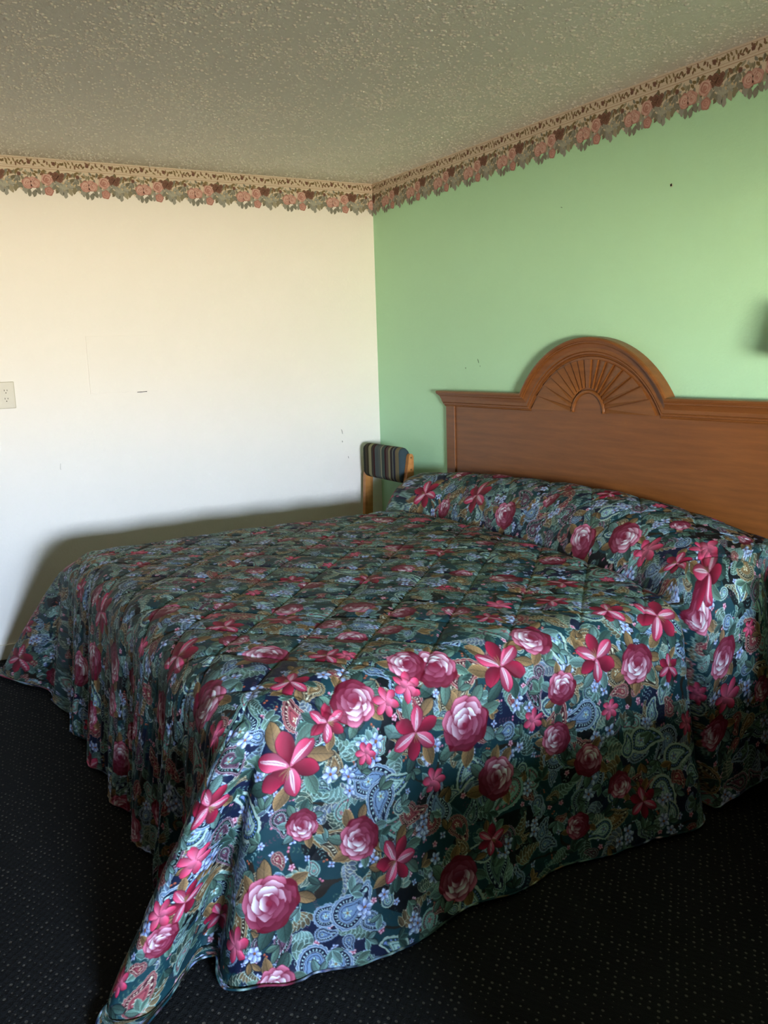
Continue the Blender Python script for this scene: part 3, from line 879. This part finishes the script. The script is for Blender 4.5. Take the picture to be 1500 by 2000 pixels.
for a, b in zip(rows[:-1], rows[1:]):
    for i in range(len(a) - 1): bm.faces.new((a[i], a[i + 1], b[i + 1], b[i]))
for i in (0, -1):
    ring = [r[i] for r in rows] + [bm.verts.new((rows[-1][i].co.x, -.004, rows[-1][i].co.z))]
    bm.faces.new(ring)
hbm('top_rail', bm)
# sunburst
CX, CZ = -.006, 1.168
def arc_hit(a, R=.4255):
    dx, dz = math.cos(a), math.sin(a); ox, oz = CX, CZ - HZC
    b = ox * dx + oz * dz; c = ox * ox + oz * oz - R * R
    return -b + math.sqrt(b * b - c)
bm = bmesh.new(); xi = math.sqrt(.4265 ** 2 - (1.164 - HZC) ** 2); a0 = math.atan2(1.164 - HZC, -xi); a1 = math.atan2(1.164 - HZC, xi)
add_prism(bm, [(.4265 * math.cos(a0 + (a1 - a0) * k / 40), HZC - .25 + .4265 * math.sin(a0 + (a1 - a0) * k / 40)) for k in range(41)], -.003, -.0262, 1)
sb = hbm('sunburst_panel', bm)
N = 17
for i in range(N):
    a, b = PI * i / N, PI * (i + 1) / N
    g = .0016
    bm = bmesh.new(); vs = []
    half = 1 if (a + b) / 2 < PI / 2 else -1          # fan leaves overlap outwards from the middle
    for lay in (0, 1):
        ring = []
        for (ang, sg) in ((a, 1), (b, -1)):
            high = (ang == a) if half > 0 else (ang == b)
            if i == N // 2: high = True
            dep = .0262 if lay == 0 else (.0372 if high else .0290)
            r0, r1 = .102, arc_hit(ang) - .010
            for r in ((r0, r1) if sg > 0 else (r1, r0)):
                aa = ang + sg * g / r
                ring.append(bm.verts.new((CX + r * math.cos(aa), -dep, CZ - .25 + r * math.sin(aa))))
        vs.append(ring)
    bm.faces.new(vs[0]); bm.faces.new(vs[1][::-1])
    for k in range(4): bm.faces.new((vs[0][k], vs[1][k], vs[1][(k + 1) % 4], vs[0][(k + 1) % 4]))
    hbm('ray', bm, None, False, sb)
bm = bmesh.new(); add_tube(bm, [(CX + .092 * math.cos(PI * k / 24), -.031, CZ - .25 - .002 + .088 * math.sin(PI * k / 24)) for k in range(25)], .0085, 8); hbm('hub_ring', bm, None, True, sb)
bm = bmesh.new(); add_prism(bm, [(CX + .084 * math.cos(PI * k / 24), CZ - .252 + .080 * math.sin(PI * k / 24)) for k in range(25)], -.0262, -.0310, 1); hbm('hub', bm, None, False, sb)
bm = bmesh.new(); add_box(bm, hp(.832, -.028, .25), hp(2 * HX - .832, -.024, .31), .001); hbm('bottom_rail', bm)

# ---------------------------------------------------------------- bedspread
S, Tt, X, Y, Z = sheet_grid()
cols = cloth_colours(paint_cloth(), S, print_length(S, Tt, X, Y, Z))
ns, nt = X.shape
me = bpy.data.meshes.new('bedspread')
nv = ns * nt
me.vertices.add(nv); me.vertices.foreach_set('co', np.stack([X, Y, Z], -1).astype(np.float32).ravel())
idx = np.arange(nv, dtype=np.int32).reshape(ns, nt)
quads = np.stack([idx[:-1, :-1], idx[1:, :-1], idx[1:, 1:], idx[:-1, 1:]], -1)[:, ::-1].reshape(-1, 4)
quads = quads[:, ::-1]
nf = len(quads)
me.loops.add(nf * 4); me.loops.foreach_set('vertex_index', quads.ravel())
me.polygons.add(nf); me.polygons.foreach_set('loop_start', np.arange(0, nf * 4, 4, dtype=np.int32)); me.polygons.foreach_set('use_smooth', np.ones(nf, bool))
me.update(calc_edges=True)
at = me.color_attributes.new('print', 'FLOAT_COLOR', 'POINT')
c4 = np.ones((nv, 4), np.float32); c4[:, :3] = cols.reshape(-1, 3); at.data.foreach_set('color', c4.ravel())
spread = tag(link('bedspread', me, M['spread']), 'quilted bedspread with pink roses and paisley on dark teal over the bed', 'bedspread')
# turned hem all round, in the same print
bnd = np.concatenate([idx[:, -1], idx[::-1, 0][:0], idx[-1, ::-1], ])
def hem(ids, name):
    ids = ids[::6]
    P = np.stack([X.ravel()[ids], Y.ravel()[ids], Z.ravel()[ids]], -1)
    bm = bmesh.new(); add_tube(bm, [tuple(p) for p in P], .0028, 6)
    m2 = bpy.data.meshes.new(name); bm.to_mesh(m2); bm.free()
    a2 = m2.color_attributes.new('print', 'FLOAT_COLOR', 'POINT')
    cc = np.repeat(c4[ids], 6, axis=0); a2.data.foreach_set('color', cc.ravel())
    m2.polygons.foreach_set('use_smooth', [True] * len(m2.polygons))
    link(name, m2, M['spread'], spread)
hem(idx[:, -1], 'hem'); hem(idx[-1, :], 'hem')

# ---------------------------------------------------------------- chair in the corner behind the bed
ch = empty('side_chair', (.315, -.15, 0), 'wooden chair with striped padded back in the corner behind the bed', 'chair')
bm = bmesh.new(); rows = []
hy, hz, r = .030, .098, .0295
sec = []
for (cy, cz, a0) in ((hy - r, hz - r, 0), (-(hy - r), hz - r, PI / 2), (-(hy - r), -(hz - r), PI), (hy - r, -(hz - r), 3 * PI / 2)):
    for k in range(7): sec.append((cy + r * math.cos(a0 + k * PI / 12), cz + r * math.sin(a0 + k * PI / 12)))
for i in range(25):
    f = i / 24; x = -.210 + .42 * f
    e = min(f, 1 - f) * .42; sc = 1 - .10 * (1 - min(1, e / .03)) ** 2
    bow = .012 * (2 * f - 1) ** 2
    rows.append([bm.verts.new((x, -.000 + y * sc, .835 + z * sc)) for y, z in sec])
for a, b in zip(rows[:-1], rows[1:]):
    for k in range(len(sec)): bm.faces.new((a[k], a[(k + 1) % len(sec)], b[(k + 1) % len(sec)], b[k]))
bm.faces.new(rows[0][::-1]); bm.faces.new(rows[-1])
from_bm('backrest', bm, M['stripes'], ch, None, True)
for sg in (-1, 1):
    x0, x1 = (sg * .212, sg * .242)
    if x0 > x1: x0, x1 = x1, x0
    pts = [(-.030, 0), (.020, 0), (.020, .40), (.036, .82), (.036, .885)] + [(.022 + .014 * math.cos(k * PI / 8), .885 + .016 * math.sin(k * PI / 8)) for k in range(1, 8)] + [(.008, .885), (-.016, .74), (-.030, .45)]
    bm = bmesh.new(); add_prism(bm, pts, x0, x1, 0); bmesh.ops.bevel(bm, geom=bm.edges[:], offset=.002, segments=1, affect='EDGES')
    leg = from_bm('back_post', bm, M['oak'], ch)
    for z, y in ((.880, .020), (.815, .018)):
        bm = bmesh.new(); xx = x1 if sg > 0 else x0
        add_prism(bm, [(y + .0045 * math.cos(k * PI / 6), z + .0045 * math.sin(k * PI / 6)) for k in range(12)], xx - .001 * sg, xx + .0015 * sg, 0)
        from_bm('screw', bm, M['steel'], leg)
    bm = bmesh.new(); add_box(bm, (x0, -.47, 0), (x1, -.43, .42), .003); from_bm('front_leg', bm, M['oak'], ch)
    bm = bmesh.new(); add_box(bm, (x0, -.45, .36), (x1, -.03, .42), .003); from_bm('side_rail', bm, M['oak'], ch)
bm = bmesh.new(); add_box(bm, (-.208, -.48, .41), (.208, -.05, .48), .022, 3); from_bm('seat', bm, M['stripes'], ch, None, True)

# ---------------------------------------------------------------- wall lamp just beyond the right edge
lp = empty('wall_lamp', (2.92, 0, 1.445), 'wall lamp with cloth shade beside the headboard', 'lamp')
bm = bmesh.new(); add_box(bm, (-.05, -.02, -.07), (.05, -.001, .07), .006); from_bm('wall_plate', bm, M['steel'], lp)
bm = bmesh.new(); add_tube(bm, [(0, -.02, -.02), (0, -.09, -.05), (0, -.13, -.03), (0, -.13, .0)], .009, 10); from_bm('lamp_arm', bm, M['steel'], lp, None, True)
bm = bmesh.new(); seg = 28; r0 = []; r1 = []
for k in range(seg):
    a = 2 * PI * k / seg; r0.append(bm.verts.new((.085 * math.cos(a), -.13 + .085 * math.sin(a), -.075))); r1.append(bm.verts.new((.055 * math.cos(a), -.13 + .055 * math.sin(a), .085)))
for k in range(seg): bm.faces.new((r0[k], r0[(k + 1) % seg], r1[(k + 1) % seg], r1[k]))
o = from_bm('lamp_shade', bm, M['cream'], lp, None, True); o.modifiers.new('thick', 'SOLIDIFY').thickness = .002

# ---------------------------------------------------------------- unseen second bed, added to block the low window light
b2 = empty('blocker_bed', (4.85, -.98, 0), 'unseen bed added to block low window light, under a plain dark cover', 'bed')
bm = bmesh.new(); add_box(bm, (-.74, -.92, .03), (.74, .90, .34), .03, 2); from_bm('bed_base', bm, M['cover'], b2)
bm = bmesh.new(); add_box(bm, (-.77, -.94, .335), (.77, .91, .74), .07, 4); from_bm('mattress', bm, M['cover'], b2, None, True)

# ---------------------------------------------------------------- nightstand added out of view to shade the head end of the bedspread
ns_ = empty('nightstand_blocker', (3.32, -.26, 0), 'wooden nightstand added out of view to shade the bedspread', 'nightstand_blocker')
bm = bmesh.new(); add_box(bm, (-.22, -.22, .06), (.22, .235, .725), .004); add_box(bm, (-.20, -.20, 0), (.20, .22, .065)); from_bm('cabinet_body', bm, M['wood'], ns_)
box('top', (-.232, -.238, .725), (.232, .24, .75), M['wood'], ns_, .006)
for z0, z1 in ((.41, .70), (.10, .38)):
    dr = box('drawer', (-.20, -.236, z0), (.20, -.218, z1), M['wood'], ns_, .004)
    bm = bmesh.new(); add_tube(bm, [(0, -.236, (z0 + z1) / 2), (0, -.252, (z0 + z1) / 2)], .012, 12); from_bm('knob', bm, M['steel'], dr)

# ---------------------------------------------------------------- daylight through the low gap
w = bpy.data.worlds.new('outside'); scn.world = w; w.use_nodes = True
nt_ = w.node_tree; bg = nt_.nodes['Background']
tc = nt_.nodes.new('ShaderNodeTexCoord'); sp = nt_.nodes.new('ShaderNodeSeparateXYZ'); nt_.links.new(tc.outputs['Generated'], sp.inputs[0])
mr = nt_.nodes.new('ShaderNodeMapRange'); mr.inputs['From Min'].default_value = -1; mr.inputs['From Max'].default_value = 1; nt_.links.new(sp.outputs['Z'], mr.inputs['Value'])
cr = nt_.nodes.new('ShaderNodeValToRGB'); nt_.links.new(mr.outputs[0], cr.inputs['Fac']); nt_.links.new(cr.outputs['Color'], bg.inputs['Color'])
#WORLD#
el = cr.color_ramp.elements
def zz(e): return (e + 1) / 2
STOPS = [(-1, (.20, .17, .13)), (-.32, (.22, .18, .13)), (-.225, (.55, .45, .31)), (-.165, (1.02, .86, .64)), (-.10, (1.02, .92, .75)), (-.035, (1.04, .99, .91)), (.01, (.95, 1.02, 1.13)), (.10, (.78, .95, 1.22)), (1, (.30, .48, .95))]
el[0].position = zz(STOPS[0][0]); el[0].color = STOPS[0][1] + (1,)
el[1].position = zz(STOPS[-1][0]); el[1].color = STOPS[-1][1] + (1,)
for e, c in STOPS[1:-1]:
    q = el.new(zz(e)); q.color = c + (1,)
bg.inputs['Strength'].default_value = 130.0
w.cycles.sampling_method = 'MANUAL'; w.cycles.sample_map_resolution = 512
la = bpy.data.lights.new('window_daylight', 'AREA'); la.shape = 'RECTANGLE'; la.size = GY1 - GY0; la.size_y = GZ1 - WZ0
la.cycles.is_portal = True
lo = bpy.data.objects.new('window_daylight', la); COL.objects.link(lo)
lo.matrix_world = Matrix(((0, 0, 1, XF + .125), (1, 0, 0, (GY0 + GY1) / 2), (0, 1, 0, (WZ0 + GZ1) / 2), (0, 0, 0, 1)))

# ---------------------------------------------------------------- camera
yaw, pitch, roll, FPX = 5.20329239e-01, 1.76991174e-01, -3.20249374e-02, 1700.80275
f = Vector((-math.cos(yaw) * math.cos(pitch), math.sin(yaw) * math.cos(pitch), -math.sin(pitch)))
r = f.cross(Vector((0, 0, 1))).normalized(); u = r.cross(f)
r2 = r * math.cos(roll) + u * math.sin(roll); u2 = -r * math.sin(roll) + u * math.cos(roll)
cam = bpy.data.cameras.new('camera'); co = bpy.data.objects.new('camera', cam); COL.objects.link(co)
cam.sensor_fit = 'VERTICAL'; cam.sensor_height = 36; cam.sensor_width = 27; cam.lens = FPX * 36 / 2000; cam.clip_start = .02
co.matrix_world = Matrix(((r2.x, u2.x, -f.x, 4.55667593), (r2.y, u2.y, -f.y, -2.60162645), (r2.z, u2.z, -f.z, 1.42636615), (0, 0, 0, 1)))
scn.camera = co
scn.view_settings.view_transform = 'Standard'; scn.view_settings.look = 'None'; scn.view_settings.gamma = 1; scn.view_settings.exposure = .93
scn.view_settings.use_curve_mapping = False
scn.cycles.max_bounces = 10; scn.cycles.diffuse_bounces = 7
scn.cycles.use_denoising = True
